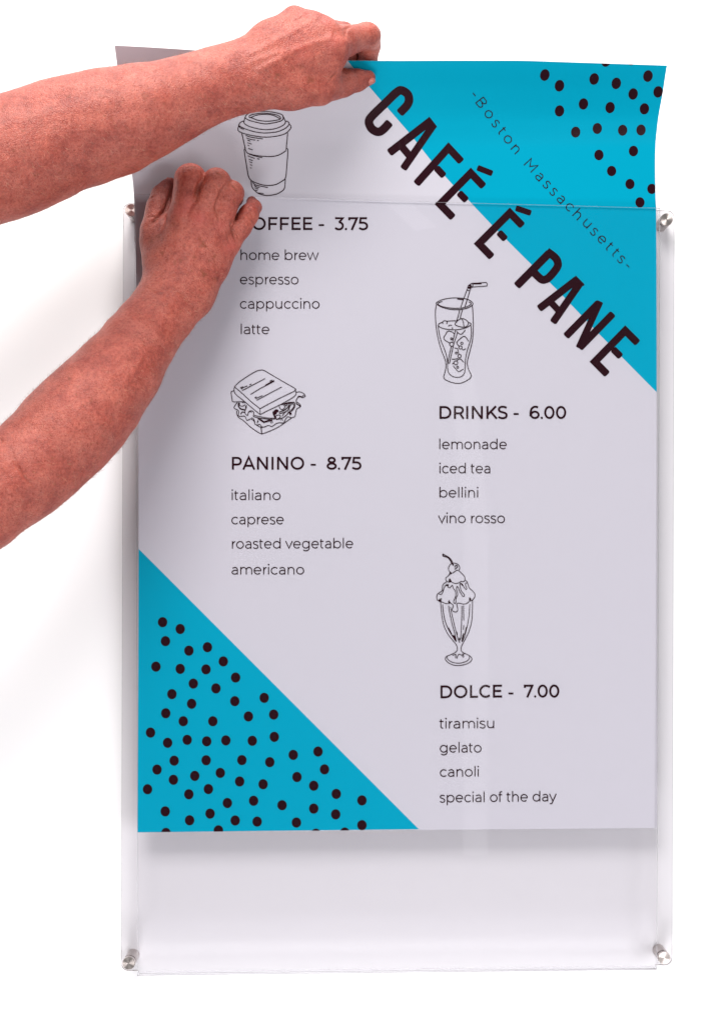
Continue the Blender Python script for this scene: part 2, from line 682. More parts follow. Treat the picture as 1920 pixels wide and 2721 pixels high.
# strokes that meet in a corner are drawn through as one bent stroke
def meet(a, b, c, d_):
    a, b, c, d_ = map(lambda q: np.array(q, float), (a, b, c, d_))
    r1, r2 = b - a, d_ - c
    t = ((c - a)[0] * r2[1] - (c - a)[1] * r2[0]) / (r1[0] * r2[1] - r1[1] * r2[0])
    return tuple(a + r1 * t)


def letter_E(T, bot, stem, top, mid, w=20.0, wm=18.5):
    cs = [meet(*stem, *top)]
    pts = [top[1], cs[0]]
    if bot:
        pts += [meet(*stem, *bot), bot[1]]
    else:
        pts += [stem[0]]
    st(pts, w, T)
    st(mid, wm, T)


letter_E(T5, None, [(663, 1164), (955, 838)], [(930, 838), (1055, 972)], [(835, 1020), (906, 1096)])
letter_E(T5, [(862, 1330), (983, 1454)], [(866, 1340), (1142, 1060)], [(1124, 1058), (1246, 1186)], [(1030, 1235), (1099, 1306)])
ribbon(acc, T5([(1190, 1022), (1320, 1073)]), 15.5, soft_end=3.5)
letter_E(T2, [(108, 1502), (234, 1632)], [(110, 1508), (405, 1212)], [(390, 1207), (520, 1340)], [(295, 1395), (362, 1467)])
ribbon(acc, T2([(455, 1172), (598, 1220)]), 15.5, soft_end=3.5)
# P
st([(333, 602), (602, 330)], 21, T7)
st([(575, 322), (640, 372), (663, 415), (655, 455), (602, 522), (566, 547), (530, 545), (470, 490)], 21, T7, True, .8)
# A
st([(511, 783), (818, 545)], 20, T7)
st([(622, 893), (842, 574)], 19.5, T7)
st([(606, 728), (664, 790)], 17.5, T7, e=.5)
blob(acc, T7([(800, 520), (808, 518), (874, 584), (874, 596), (838, 606), (795, 565)]))
# N
st([(725, 1003), (993, 730)], 19.5, T7)
st([(1000, 722), (830, 1095)], 18, T7, e=3)
st([(833, 1096), (1104, 818)], 19.5, T7)
letter_E(T7, [(950, 1196), (1058, 1306)], [(953, 1208), (1205, 950)], [(1188, 944), (1300, 1056)], [(1100, 1100), (1166, 1165)])
ink(acc, 'title_lettering')


# ---- stroke alphabet (units: cap height 700, x height 520)
def arc(cx, cy, rx, ry, a0, a1, n=None):
    n = n or max(4, int(abs(a1 - a0) / 12))
    a = np.radians(np.linspace(a0, a1, n + 1))
    return [(cx + rx * math.cos(t), cy + ry * math.sin(t)) for t in a]


def bez(p0, p1, p2, p3, n=10):
    t = np.linspace(0, 1, n + 1)[:, None]
    p0, p1, p2, p3 = map(np.array, (p0, p1, p2, p3))
    return [tuple(q) for q in (1 - t) ** 3 * p0 + 3 * t * (1 - t) ** 2 * p1 + 3 * t * t * (1 - t) * p2 + t ** 3 * p3]


def glyph(ch, wt):
    h = wt / 2
    X, CP, AS, DS = 525, 700, 742, -194
    r = 'r'
    s_ = 's'
    if ch in 'obdpgce':
        Rx, Ry = 275 - h, X / 2 - h + 6
        cy = X / 2
        full = lambda cx: (arc(cx, cy, Rx, Ry, 0, 360), True)
        if ch == 'o':
            return [full(275)], 550, 46, 46
        if ch == 'b':
            return [full(275), ([(h, 0), (h, AS)], False)], 550, 84, 46
        if ch == 'd':
            return [full(275), ([(550 - h, 0), (550 - h, AS)], False)], 550, 46, 84
        if ch == 'p':
            return [full(275), ([(h, DS), (h, X)], False)], 550, 84, 46
        if ch == 'g':
            return [full(275), ([(550 - h, X), (550 - h, 30)] + arc(275, 30, Rx, 195, 0, -140), False)], 550, 46, 84
        if ch == 'c':
            return [(arc(275, cy, Rx, Ry, 44, 316), False)], 490, 46, 30
        if ch == 'e':
            return [([(h, cy), (540 - h, cy)], False), (arc(270, cy, 270 - h, Ry, 0, 316), False)], 540, 46, 42
    if ch == 'a':
        W = 440
        return [([(W - h, 0), (W - h, X * .62)] + arc(W - h - 165, X * .62, 165, X * .38 - h + 5, 0, 120)[1:] + [(50, X - 82)], False),
                ([(W - h, X * .56), (190, X * .56)] + arc(175, X * .28 + 5, 175 - h, X * .28 - h + 8, 90, 270) + [(220, h - 5)]
                 + arc(240, 150, 200 - h, 150 - h, -90, -10), False)], W, 50, 80
    if ch in 'hn':
        W = 470
        top = AS if ch == 'h' else X
        rr = (W - wt) / 2
        return [([(h, 0), (h, top)], False), ([(h, X * .54)] + arc(W / 2 + 4, X * .57, rr - 4, X * .43 - h + 5, 180, 0) + [(W - h, 0)], False)], W, 84, 78
    if ch == 'm':
        W = 830
        a_ = W / 2
        rr = (a_ - h) / 2
        one = lambda o: ([(o + h, X * .54)] + arc(o + h + rr, X * .57, rr, X * .43 - h + 5, 180, 0) + [(o + h + 2 * rr, 0)], False)
        return [([(h, 0), (h, X)], False), one(0), one(2 * rr)], W - h + 8, 84, 78
    if ch == 'u':
        W = 470
        rr = (W - wt) / 2
        return [([(W - h, 0), (W - h, X)], False), ([(h, X), (h, X * .42)] + arc(W / 2, X * .42, rr, X * .42 - h + 5, 180, 360), False)], W, 78, 84
    if ch == 'r':
        W = 235
        return [([(h, 0), (h, X)], False), ([(h, X * .5)] + arc(W + 8, X * .5, W - h, X * .5 - h, 180, 92), False)], W, 84, 26
    if ch == 's':
        W = 390
        return [([(W - 40, X - 72)] + bez((W - 40, X - 72), (270, X - 2), (40, X + 12), (38, X * .735)) +
                 bez((38, X * .735), (40, X * .50), (W - 34, X * .58), (W - 32, X * .275)) +
                 bez((W - 32, X * .275), (W - 30, -14), (150, -18), (22, 76)), False)], W, 34, 34
    if ch == 'i':
        return [([(45, 0), (45, X)], False), (arc(45, 694, wt * .78, wt * .78, 0, 360), 'dot')], 90, 64, 64
    if ch == 'l':
        return [([(h, 0), (h, AS)], False)], wt, 86, 86
    if ch == 't':
        W = 290
        return [([(95, X + 125), (95, 130)] + arc(200, 130, 105, 130 - h + 4, 180, 290), False), ([(0, X - h + 4), (W - 20, X - h + 4)], False)], W, 20, 30
    if ch == 'f':
        W = 300
        return [([(95, 0), (95, AS - 130)] + arc(205, AS - 130, 110, 130 - h, 180, 62), False), ([(0, X - h + 4), (W - 40, X - h + 4)], False)], W, 20, 0
    if ch == 'v':
        W = 500
        return [([(8, X), (W / 2, h * .6), (W - 8, X)], False)], W, 10, 10
    if ch == 'w':
        W = 800
        return [([(8, X), (W * .26, h * .6), (W * .5, X), (W * .74, h * .6), (W - 8, X)], False)], W, 12, 12
    if ch == 'y':
        W = 500
        return [([(8, X), (W / 2, 6)], False), ([(W - 8, X), (W / 2 - 20, -40)] + bez((W / 2 - 20, -40), (190, -180), (110, -200), (40, -150)), False)], W, 10, 10
    # capitals and figures
    if ch == 'C':
        return [(arc(358, 350, 358 - h, 358 - h, 46, 314), False)], 620, 44, 30
    if ch == 'O':
        return [(arc(368, 350, 368 - h, 358 - h, 0, 360), True)], 736, 44, 44
    if ch in 'FE':
        W = 490
        o = [([(h, 0), (h, 700)], False), ([(0, 700 - h), (W, 700 - h)], False), ([(h, 360 if ch == 'E' else 325), (W - 45, 360 if ch == 'E' else 325)], False)]
        if ch == 'E':
            o.append(([(0, h), (W + 8, h)], False))
        return o, W, 96, 40
    if ch == 'L':
        return [([(h, 700), (h, 0)], False), ([(0, h), (440, h)], False)], 440, 96, 20
    if ch in 'PR':
        W = 540
        yb = 225 if ch == 'P' else 245
        ry = (700 - yb) / 2 - h
        o = [([(h, 0), (h, 700)], False), ([(h, 700 - h), (300, 700 - h)] + arc(300, (700 + yb) / 2, W - 300 - h, ry, 90, -90) + [(h, yb + h)], False)]
        if ch == 'R':
            o.append(([(330, yb + h), (W - 20, 0)], False))
        return o, W, 96, 30
    if ch == 'B':
        W = 520
        return [([(h, 0), (h, 700)], False), ([(h, 700 - h), (280, 700 - h)] + arc(280, 535, 190, 165 - h, 90, -90) + [(h, 370)], False),
                ([(280, 370)] + arc(290, 185, 230 - h, 185 - h, 90, -90) + [(h, h)], False)], W, 96, 50
    if ch == 'D':
        return [([(h, 0), (h, 700)], False), ([(h, 700 - h), (290, 700 - h)] + arc(290, 350, 350 - h, 350 - h, 90, -90) + [(h, h)], False)], 640, 96, 44
    if ch == 'A':
        return [([(h * .8, 0), (345, 690), (690 - h * .8, 0)], False), ([(130, 215), (560, 215)], False)], 690, 4, 4
    if ch == 'N':
        W = 600
        return [([(h, 0), (h, 700)], False), ([(h, 690), (W - h, 10)], False), ([(W - h, 0), (W - h, 700)], False)], W, 96, 96
    if ch == 'M':
        W = 720
        return [([(h, 0), (h, 690), (W / 2, 230), (W - h, 690), (W - h, 0)], False)], W, 96, 96
    if ch == 'I':
        return [([(h, 0), (h, 700)], False)], wt, 96, 96
    if ch == 'K':
        return [([(h, 0), (h, 700)], False), ([(h, 215), (520, 695)], False), ([(235, 395), (560, 5)], False)], 580, 96, 4
    if ch == 'S':
        W = 530
        return [(bez((W - 55, 600), (370, 690), (60, 700), (62, 515)) + bez((62, 515), (64, 300), (W - 50, 420), (W - 50, 190)) +
                 bez((W - 50, 190), (W - 50, 8), (190, 0), (35, 108)), False)], W, 30, 36
    if ch == '3':
        W = 520
        return [([(30, 700 - h), (W - 60, 700 - h), (255, 425)], False), ([(235, 420)] + arc(250, 232, W - 250 - h, 195 - 0, 82, -90) + [(200, 38)] + [(28, 105)], False)], W, 20, 30
    if ch == '5':
        W = 530
        return [([(W - 60, 700 - h), (110, 700 - h), (80, 400), (240, 400)] + arc(255, 220, W - 255 - h, 180, 88, -90) + [(200, 42), (28, 105)], False)], W, 20, 40
    if ch == '7':
        W = 540
        return [([(h, 530), (h, 700 - h), (W - h, 700 - h), (190, 0)], False)], W, 30, 20
    if ch == '8':
        W = 560
        return [(arc(W / 2, 525, 218 - h + 8, 180 - h, 0, 360), True), (arc(W / 2, 195, 280 - h, 200 - h, 0, 360), True)], W, 36, 36
    if ch == '6':
        W = 570
        return [(arc(300, 222, 270 - h, 228 - h, 0, 360), True), (bez((480, 625), (300, 730), (h, 640), (h, 300)) + bez((h, 300), (h, 190), (40, 170), (55, 160)), False)], W, 44, 34
    if ch == '0':
        return [(arc(290, 350, 290 - h, 358 - h, 0, 360), True)], 580, 44, 44
    if ch == '.':
        return [(arc(60, 55, 62, 62, 0, 360), 'dot')], 120, 30, 40
    if ch == '-':
        return [([(0, 265), (270, 265)], False)], 270, 40, 40
    raise KeyError(ch)


def draw_glyph(acc, g, to_px, wpx):
    for pts, closed in g[0]:
        q = to_px(np.asarray(pts, float))
        if closed == 'dot':
            blob(acc, q[:-1])
        else:
            ribbon(acc, q, wpx, closed=bool(closed))


def text(acc, s, x0, x1, base0, size, weight, base1=None):
    """size: px per 700 units; letters fitted between x0 and x1"""
    k = size / 700.0
    wt = weight / k
    items, x, first = [], 0.0, True
    for ch in s:
        if ch == ' ':
            x += 262
            continue
        g = glyph(ch, wt)
        if not first:
            x += g[2]
        items.append((g, x))
        x += g[1]
        last = x
        x += g[3]
        first = False
    kx = (x1 - x0) / last
    b1 = base0 if base1 is None else base1
    for g, gx in items:
        def to_px(p, gx=gx):
            X = x0 + (gx + p[:, 0]) * kx
            return np.stack([X, base0 + (b1 - base0) * (X - x0) / (x1 - x0) - p[:, 1] * k], 1)
        draw_glyph(acc, g, to_px, weight)


HEAD = 34.0
def heading(word, a, price, base, base1=None):
    acc = Acc()
    text(acc, word, a[0], a[1], base, HEAD, 5.4, base1)
    text(acc, '-', a[2], a[3], base, HEAD, 4.8)
    text(acc, price, a[4], a[5], base if base1 is None else base1, HEAD, 5.4)
    ink(acc, 'menu_heading', word.lower() + ' heading with its price')


def item(s, x0, x1, b0, b1=None):
    acc = Acc()
    text(acc, s, x0, x1, b0, 26.6, 2.6, b1)
    ink(acc, 'menu_item', s)


heading('COFFEE', (636, 829.4, 846.7, 860.7, 888.6, 977.5), '3.75', 611.2)
item('home brew', 639.3, 846, 691)
item('espresso', 637.8, 793, 755.6)
item('cappuccino', 637.8, 849, 820.2)
item('latte', 640, 716, 888)
heading('PANINO', (616.3, 808, 825, 839, 867.6, 960), '8.75', 1248)
item('italiano', 615.5, 745.5, 1328.8)
item('caprese', 615, 754, 1393.3)
item('roasted vegetable', 616.5, 938, 1458, 1457)
item('americano', 615.5, 808, 1526.6)
heading('DRINKS', (1167, 1347.5, 1363.5, 1377, 1406, 1503), '6.00', 1113)
item('lemonade', 1166.5, 1345.5, 1193.6)
item('iced tea', 1166.7, 1301.5, 1257.8)
item('bellini', 1166.9, 1269.8, 1322)
item('vino rosso', 1164, 1340.5, 1390)
heading('DOLCE', (1169.6, 1332.7, 1349.9, 1363, 1391, 1484.7), '7.00', 1855.6, 1853.4)
item('tiramisu', 1167, 1312, 1936, 1935)
item('gelato', 1168, 1278.5, 1999.8)
item('canoli', 1168, 1271.4, 2064.4, 2063.4)
item('special of the day', 1167.7, 1477, 2132.6, 2129.2)

acc = Acc()
TOWN = [('-', 67, 110, 52), ('B', 137, 187, 52), ('o', 203, 295, 51), ('s', 267, 382, 50), ('t', 322, 455, 50), ('o', 382, 530, 49),
        ('n', 453, 622, 48), ('M', 598, 772, 47), ('a', 676, 879, 47), ('s', 745, 953, 46), ('s', 808, 1020, 46), ('a', 878, 1090, 46),
        ('c', 958, 1163, 45), ('h', 1030, 1240, 45), ('u', 1120, 1318, 45), ('s', 1188, 1394, 45), ('e', 1260, 1467, 45),
        ('t', 1326, 1536, 45), ('t', 1384, 1594, 45), ('s', 1441, 1652, 45), ('-', 1503, 1713, 45)]
for ch, zx, zy, ang in TOWN:
    k = 27.5 / 700
    g = glyph(ch, 2.3 / k)
    cyv = {'B': 350, 'M': 350, '-': 265}.get(ch, 262)
    ca, sa = math.cos(math.radians(ang)), math.sin(math.radians(ang))
    c0 = np.array([1240 + zx / 3.5217, 220 + zy / 3.5217])

    def to_px(p, g=g):
        u = (p[:, 0] - g[1] / 2) * k
        v = -(p[:, 1] - cyv) * k
        return np.stack([c0[0] + u * ca - v * sa, c0[1] + u * sa + v * ca], 1)
    draw_glyph(acc, g, to_px, 2.3)
ink(acc, 'town_lettering')


# ---- line drawings
class Draw:
    def __init__(self, ox, oy, sc, w):
        self.a, self.ox, self.oy, self.sc, self.w = Acc(), ox, oy, sc, w

    def T(self, p):
        return zs(p, self.ox, self.oy, self.sc)

    def c(self, *p, w=1.0, closed=False):
        ribbon(self.a, catmull(self.T(p), 7, closed), self.w * w, closed=closed)

    def l(self, *p, w=1.0, closed=False):
        ribbon(self.a, self.T(p), self.w * w, closed=closed)

    def o(self, cx, cy, r, w=1.0, ry=None):
        a = np.linspace(0, 2 * np.pi, 21)[:-1]
        self.l(*[(cx + r * math.cos(t), cy + (ry or r) * math.sin(t)) for t in a], w=w, closed=True)

    def b(self, *p):
        blob(self.a, self.T(p))


d = Draw(600, 280, 8.1, 2.15)
d.c((420, 260), (470, 190), (600, 145), (830, 130), (1040, 155), (1200, 200), (1232, 250), (1225, 310), (1150, 350), (1000, 385), (840, 402), (650, 365), (490, 318), closed=True)
d.c((545, 268), (505, 262), (515, 225), (600, 195), (760, 172), (950, 180), (1110, 215), (1178, 262), (1165, 300), (1060, 328), (880, 345), (700, 325), (600, 290), (540, 265))
d.c((540, 262), (680, 212), (860, 196), (1030, 222), (1165, 290))
d.c((415, 255), (400, 320), (395, 380), (470, 440), (640, 495), (850, 527), (1060, 505), (1220, 440), (1285, 370), (1270, 320), (1238, 245))
d.c((390, 338), (320, 365), (285, 415), (310, 455), (450, 520), (640, 575), (850, 598), (1090, 575), (1260, 510), (1345, 440), (1360, 385), (1335, 352), (1290, 342))
d.c((285, 420), (265, 500), (275, 550), (370, 600), (560, 650), (850, 688), (1120, 660), (1280, 610), (1380, 520), (1402, 460), (1358, 385))
d.c((285, 455), (330, 495), (390, 520))
d.l((345, 595), (385, 770), (425, 960), (450, 1010))
d.l((1332, 590), (1318, 760), (1298, 960))
d.c((450, 1010), (480, 1035), (600, 1070), (760, 1095), (940, 1105), (1100, 1085), (1220, 1030), (1298, 975))
d.c((412, 940), (398, 970), (420, 1130), (460, 1370), (490, 1520), (540, 1610), (680, 1680), (820, 1718), (940, 1728), (1080, 1705), (1200, 1640), (1285, 1560), (1310, 1330), (1330, 1100), (1335, 970), (1330, 945), (1308, 925))
d.c((545, 1612), (560, 1740), (600, 1810), (690, 1890), (800, 1930), (920, 1942), (1080, 1915), (1200, 1855), (1265, 1775), (1283, 1590))
for p in [((430, 648), (560, 690), (800, 725)), ((448, 700), (520, 730), (635, 752)), ((676, 757), (712, 763)), ((468, 750), (527, 770)), ((466, 808), (560, 836)),
          ((474, 860), (508, 872)), ((485, 930), (582, 960)), ((500, 1050), (640, 1095), (787, 1130)), ((472, 1088), (550, 1118), (626, 1145)), ((672, 1148), (728, 1160)),
          ((496, 1160), (582, 1192)), ((510, 1214), (568, 1236)), ((524, 1276), (566, 1292)), ((522, 1340), (556, 1354)), ((580, 1655), (650, 1715), (905, 1772)),
          ((610, 1722), (660, 1755), (730, 1770)), ((618, 1775), (700, 1802)), ((640, 1825), (684, 1838)), ((680, 1888), (760, 1895), (818, 1905))]:
    d.c(*p, w=.95)
ink(d.a, 'cup_drawing', 'line drawing of a takeaway coffee cup')

d = Draw(1130, 730, 7.4056, 1.95)
d.c((212, 570), (235, 535), (330, 490), (450, 465), (600, 455), (760, 468), (870, 505), (930, 565), (900, 615), (820, 655), (720, 680), (580, 688), (430, 670), (300, 630), closed=True)
d.c((330, 525), (255, 555), (248, 585), (330, 625), (470, 652), (620, 660), (760, 645), (860, 605), (893, 570), (878, 545), (848, 535))
d.l((620, 475), (745, 490), w=1.6)
d.c((212, 585), (195, 720), (198, 900), (215, 1080), (250, 1270), (310, 1480), (365, 1620), (395, 1720), (398, 1830), (375, 1940), (358, 2000), (372, 2050), (450, 2095), (560, 2130), (660, 2138), (760, 2110), (860, 2050), (898, 1995), (880, 1935), (840, 1850), (820, 1740), (835, 1640), (880, 1470), (925, 1260), (938, 1000), (932, 780), (918, 600))
d.c((248, 1000), (262, 1120), (300, 1290), (365, 1450), (410, 1590), (430, 1730), (435, 1860), (460, 1940), (530, 2000), (620, 2020), (710, 2000), (765, 1930), (778, 1800), (785, 1660), (820, 1490), (870, 1330), (898, 1190), (895, 1000))
d.c((248, 1000), (300, 1040), (420, 1072), (600, 1082), (760, 1055), (860, 1010), (893, 965), (850, 938))
d.c((248, 998), (270, 960), (340, 935))
d.c((340, 965), (335, 930), (370, 905), (415, 915), (425, 945), (410, 968))
d.l((420, 915), (500, 908), (610, 905))
d.c((580, 970), (600, 935), (650, 890), (710, 862), (780, 880), (835, 930), (838, 975), (800, 1020), (740, 1032), (640, 1012), (590, 990), closed=True)
d.c((715, 870), (740, 930), (755, 1030))
d.c((445, 1015), (470, 995), (500, 992), (515, 1005))
d.l((533, 1040), (522, 1062), w=1.4)
d.l((808, 312), (740, 500), (692, 640))
d.l((872, 312), (820, 480), (772, 635))
d.l((672, 690), (645, 800), (612, 920))
d.l((725, 690), (690, 800), (680, 862))
d.l((590, 1090), (560, 1200), (530, 1320))
d.l((628, 1140), (580, 1280), (545, 1400))
d.l((505, 1410), (470, 1560), (435, 1735), (470, 1740), (500, 1600), (545, 1400))
d.l((805, 305), (875, 312))
d.l((808, 300), (832, 265), (838, 215), (870, 192), (920, 165))
d.l((878, 305), (890, 260), (930, 240))
for p in [((820, 250), (885, 275)), ((828, 235), (892, 258)), ((845, 205), (898, 240)), ((870, 192), (905, 232))]:
    d.l(*p, w=1.5)
d.l((920, 168), (1195, 152), (1212, 180), (1205, 222), (920, 242), (930, 205), closed=True)
d.l((935, 178), (1100, 172), w=1.8)
d.c((565, 1165), (520, 1125), (440, 1112), (390, 1180), (358, 1240), (385, 1290), (470, 1340))
d.c((610, 1115), (660, 1160), (705, 1170), (750, 1130), (780, 1085))
d.c((845, 1312), (800, 1240), (755, 1213), (690, 1250), (620, 1320), (615, 1350), (655, 1405))
d.c((715, 1470), (745, 1478), (790, 1455))
d.c((568, 1442), (625, 1455), (640, 1500), (655, 1575))
d.c((512, 1662), (580, 1660), (640, 1645))
d.l((610, 1690), (670, 1655), (700, 1668), (750, 1722))
d.l((525, 1760), (560, 1725))
d.l((540, 1790), (640, 1905), (665, 1905), (745, 1855))
for cx, cy, r in [(512, 1368, 40), (685, 1430, 32), (667, 1600, 33), (595, 1733, 38), (510, 1260, 19), (712, 1348, 23), (605, 1540, 20), (630, 1820, 20)]:
    d.o(cx, cy, r)
ink(d.a, 'iced_drink_drawing', 'line drawing of an iced drink with a bent straw')

d = Draw(600, 970, 7.0435, 1.85)
d.c((165, 405), (250, 320), (400, 215), (560, 120), (640, 97), (710, 100), (850, 180), (1080, 315), (1290, 435), (1300, 465), (1280, 490))
d.l((1280, 490), (1000, 625), (780, 740), (640, 818))
d.c((165, 410), (300, 525), (480, 690), (600, 785), (640, 820))
d.c((165, 410), (155, 455), (160, 500), (200, 560), (330, 665), (500, 810), (640, 925))
d.l((640, 820), (643, 925))
d.c((643, 928), (760, 865), (900, 800), (1010, 745), (1150, 670), (1270, 595), (1312, 545), (1310, 500), (1298, 450))
for p, ww in [(((305, 480), (560, 345), (735, 252)), 1), (((290, 450), (330, 420), (405, 390)), 1), (((270, 432), (325, 405)), 1.2), (((442, 372), (480, 354)), 1.1),
              (((462, 550), (650, 435), (905, 305)), 1), (((735, 382), (905, 290)), 1.7), (((820, 305), (870, 280)), 1), (((575, 660), (800, 540), (1045, 410)), 1),
              (((555, 630), (620, 600), (688, 570)), 1), (((538, 615), (577, 596)), 1.1)]:
    d.l(*p, w=ww)
d.c((150, 480), (105, 500), (102, 540), (118, 640), (130, 685), (220, 688), (340, 685))
d.c((1315, 510), (1380, 502), (1450, 528), (1480, 565), (1480, 590), (1425, 612), (1400, 595), (1350, 605), (1320, 650), (1315, 680))
d.c((1470, 555), (1420, 590), (1380, 580), (1340, 600))
d.c((215, 700), (165, 770), (160, 810), (235, 850), (240, 900), (235, 950), (300, 960), (350, 955), (380, 1000), (395, 1035), (460, 1010), (500, 985))
d.c((210, 860), (205, 910), (240, 980), (330, 1040), (450, 1150), (560, 1230), (655, 1285), (720, 1275), (860, 1220), (1000, 1150), (1130, 1060), (1230, 990), (1290, 960), (1310, 880), (1330, 820), (1400, 775), (1370, 720), (1310, 680))
d.c((240, 705), (240, 770), (280, 820), (360, 840), w=1.8)
d.c((260, 710), (262, 755), (310, 770), (370, 740))
d.l((300, 700), (370, 705))
d.b((365, 770), (400, 745), (385, 800), (365, 850))
d.c((390, 790), (360, 860), (370, 915), (410, 940), (425, 880), (470, 855), (515, 870), (525, 910), (515, 960), (535, 970))
d.c((415, 900), (440, 875), (490, 880))
d.c((278, 922), (310, 880), (355, 890), w=1.3)
d.c((530, 940), (640, 965), (780, 990), (920, 995))
d.c((530, 970), (650, 995), (780, 1010), (930, 1012))
d.c((510, 995), (540, 1050), (545, 1105), (590, 1120), (640, 1110), (665, 1150), (720, 1160), (800, 1130), (860, 1150), (920, 1110), (960, 1090), (1010, 1080), (1080, 1080), (1120, 1010), (1160, 970), (1225, 985))
d.c((480, 1015), (520, 1040), (545, 1090))
d.l((565, 1118), (620, 1150), (670, 1172))
d.l((660, 1175), (672, 1285), w=1.3)
d.l((600, 1000), (712, 1075), (870, 1030), w=1.6)
d.l((640, 1005), (715, 1058), (830, 1022))
d.c((670, 1170), (730, 1155), (790, 1132))
d.l((585, 1088), (610, 1050))
d.l((585, 1055), (610, 1035))
d.l((835, 1055), (856, 1095))
d.l((862, 1045), (880, 1080))
d.l((1050, 1010), (1068, 1040))
d.l((1020, 1015), (1030, 1035))
d.b((985, 750), (1180, 690), (1300, 690), (1200, 720), (1060, 745))
d.c((1000, 760), (1010, 805), (1050, 835), (1100, 800), (1110, 770), (1080, 755))
d.o(1130, 735, 22)
d.c((1185, 700), (1180, 760), (1100, 840), (1000, 880), w=1.4)
d.c((1190, 780), (1150, 850), (1050, 900), (990, 900))
d.c((1180, 870), (1140, 930), (1060, 990), (945, 1020), w=1.2)
d.c((1195, 720), (1270, 700), (1295, 750), (1260, 830), (1190, 885), w=1.2)
d.c((1200, 870), (1185, 810), (1220, 740), (1265, 728), (1270, 780), (1215, 855))
d.c((1310, 700), (1340, 735), (1400, 780), w=1.2)
d.l((1320, 730), (1390, 760), w=1.3)
d.c((895, 870), (890, 900), (910, 950), (935, 1000), w=2.4)
d.b((895, 860), (940, 825), (985, 840), (990, 870), (960, 885), (940, 925), (900, 925))
d.l((905, 850), (970, 850), w=1.2)
d.c((935, 960), (940, 1005), (990, 1000), (1020, 960), (1010, 935), (960, 940), closed=True)
d.b((1160, 880), (1225, 890), (1235, 915), (1200, 940), (1180, 905))
d.l((1050, 960), (1100, 890), (1170, 840))
ink(d.a, 'sandwich_drawing', 'line drawing of a filled sandwich')

d = Draw(1130, 1450, 6.75, 1.75)
d.c((300, 165), (315, 148), (330, 160), (400, 195), (450, 240), (480, 290), (492, 330), w=1.1)
d.c((305, 180), (330, 190), (400, 215), (445, 265), (475, 330), w=1.6)
d.b((300, 165), (318, 147), (328, 165), (312, 188))
d.c((410, 400), (430, 355), (470, 320), (530, 315), (585, 340), (612, 395), (600, 440))
d.c((410, 400), (418, 445), (450, 480), (485, 492))
d.b((475, 330), (490, 325), (515, 345), (490, 362))
d.c((520, 390), (540, 355), (570, 360), (568, 385), (540, 410), (520, 425), w=1.3)
d.c((440, 480), (410, 540), (365, 580), (365, 620), (400, 650), (460, 650))
d.c((485, 492), (530, 460), (580, 442), (650, 500), (700, 560), (705, 615), (680, 645), (640, 640), (600, 665), (530, 678), (465, 650))
d.l((410, 625), (425, 645), w=1.2)
d.l((432, 590), (460, 645), w=1.4)
d.l((420, 600), (440, 645), w=1.2)
d.b((440, 480), (480, 495), (460, 505), (440, 530))
d.c((380, 645), (320, 690), (302, 740), (300, 800), (260, 835), (215, 870), (200, 920), (210, 975), (260, 1005), (310, 1015), (350, 1035), (400, 1040), (440, 1030), (490, 1060), (490, 1100), (475, 1150), (500, 1180), (545, 1190), (575, 1160), (570, 1100), (560, 1050), (590, 1030), (680, 1048), (740, 1035), (780, 1000), (840, 975), (880, 920), (880, 860), (840, 810), (780, 755), (765, 700), (740, 645), (710, 620))
d.c((240, 860), (265, 878), (295, 860), (320, 800), (345, 730), (385, 695), (405, 720), (410, 752), (440, 750), (480, 712), (495, 760), (535, 820), (540, 900), (505, 990), (510, 1030), (540, 1030), (545, 950), (575, 870), (555, 790), (560, 735), (580, 745), (610, 820), (650, 880), (660, 905), (690, 905), (690, 870), (640, 810), (618, 730), (620, 685), (650, 680), (680, 730), (715, 780), (738, 770), (720, 720), (715, 680), (740, 665))
d.b((365, 710), (420, 688), (400, 725), (380, 728))
d.b((625, 680), (650, 678), (672, 730), (650, 712))
d.b((225, 985), (262, 945), (275, 1000), (255, 1008))
d.l((285, 940), (272, 1005), w=1.2)
d.l((405, 1000), (430, 1032), w=1.4)
d.l((418, 980), (442, 1022), w=1.2)
d.l((790, 930), (792, 985), w=2.2)
d.l((805, 940), (812, 975), w=1.2)
d.c((270, 1015), (285, 1200), (320, 1400), (390, 1570), (480, 1690), (545, 1770), (568, 1830), (560, 1890), (500, 1935), (440, 1960), (380, 1985), (355, 2030), (390, 2085), (480, 2135), (600, 2150), (740, 2120), (815, 2070), (828, 2020), (790, 1975), (720, 1940), (650, 1900), (638, 1850), (650, 1790), (720, 1660), (780, 1530), (825, 1360), (838, 1180), (842, 975))
d.c((385, 1990), (400, 2040), (480, 2090), (600, 2108), (720, 2080), (780, 2030), (785, 1980))
d.c((305, 1055), (320, 1200), (350, 1350), (410, 1500), (480, 1620), (545, 1720), w=1.1)
d.c((412, 1075), (430, 1200), (470, 1380), (520, 1570), (552, 1720))
d.c((445, 1100), (480, 1270), (530, 1480), (575, 1650), (600, 1725), (618, 1728))
d.c((650, 1080), (648, 1280), (640, 1480), (630, 1640), (612, 1700))
d.l((680, 1075), (684, 1345))
d.l((684, 1425), (678, 1508))
d.c((793, 1050), (780, 1250), (745, 1450), (700, 1620), (660, 1715), (650, 1700), (665, 1610))
d.l((730, 1460), (700, 1600))
d.b((478, 1600), (520, 1610), (548, 1700), (545, 1722), (500, 1650))
d.b((590, 1630), (612, 1690), (630, 1640), (618, 1705), (600, 1700))
d.b((670, 1575), (695, 1580), (668, 1680), (655, 1690))
d.l((410, 1470), (470, 1590), w=1.2)
d.l((560, 1545), (570, 1600))
d.l((482, 1970), (540, 1950), (545, 1965), (535, 2020))
d.c((558, 2025), (580, 1965), (612, 1948), (650, 1970), (680, 2008))
d.l((692, 1990), (660, 1945), (715, 1935))
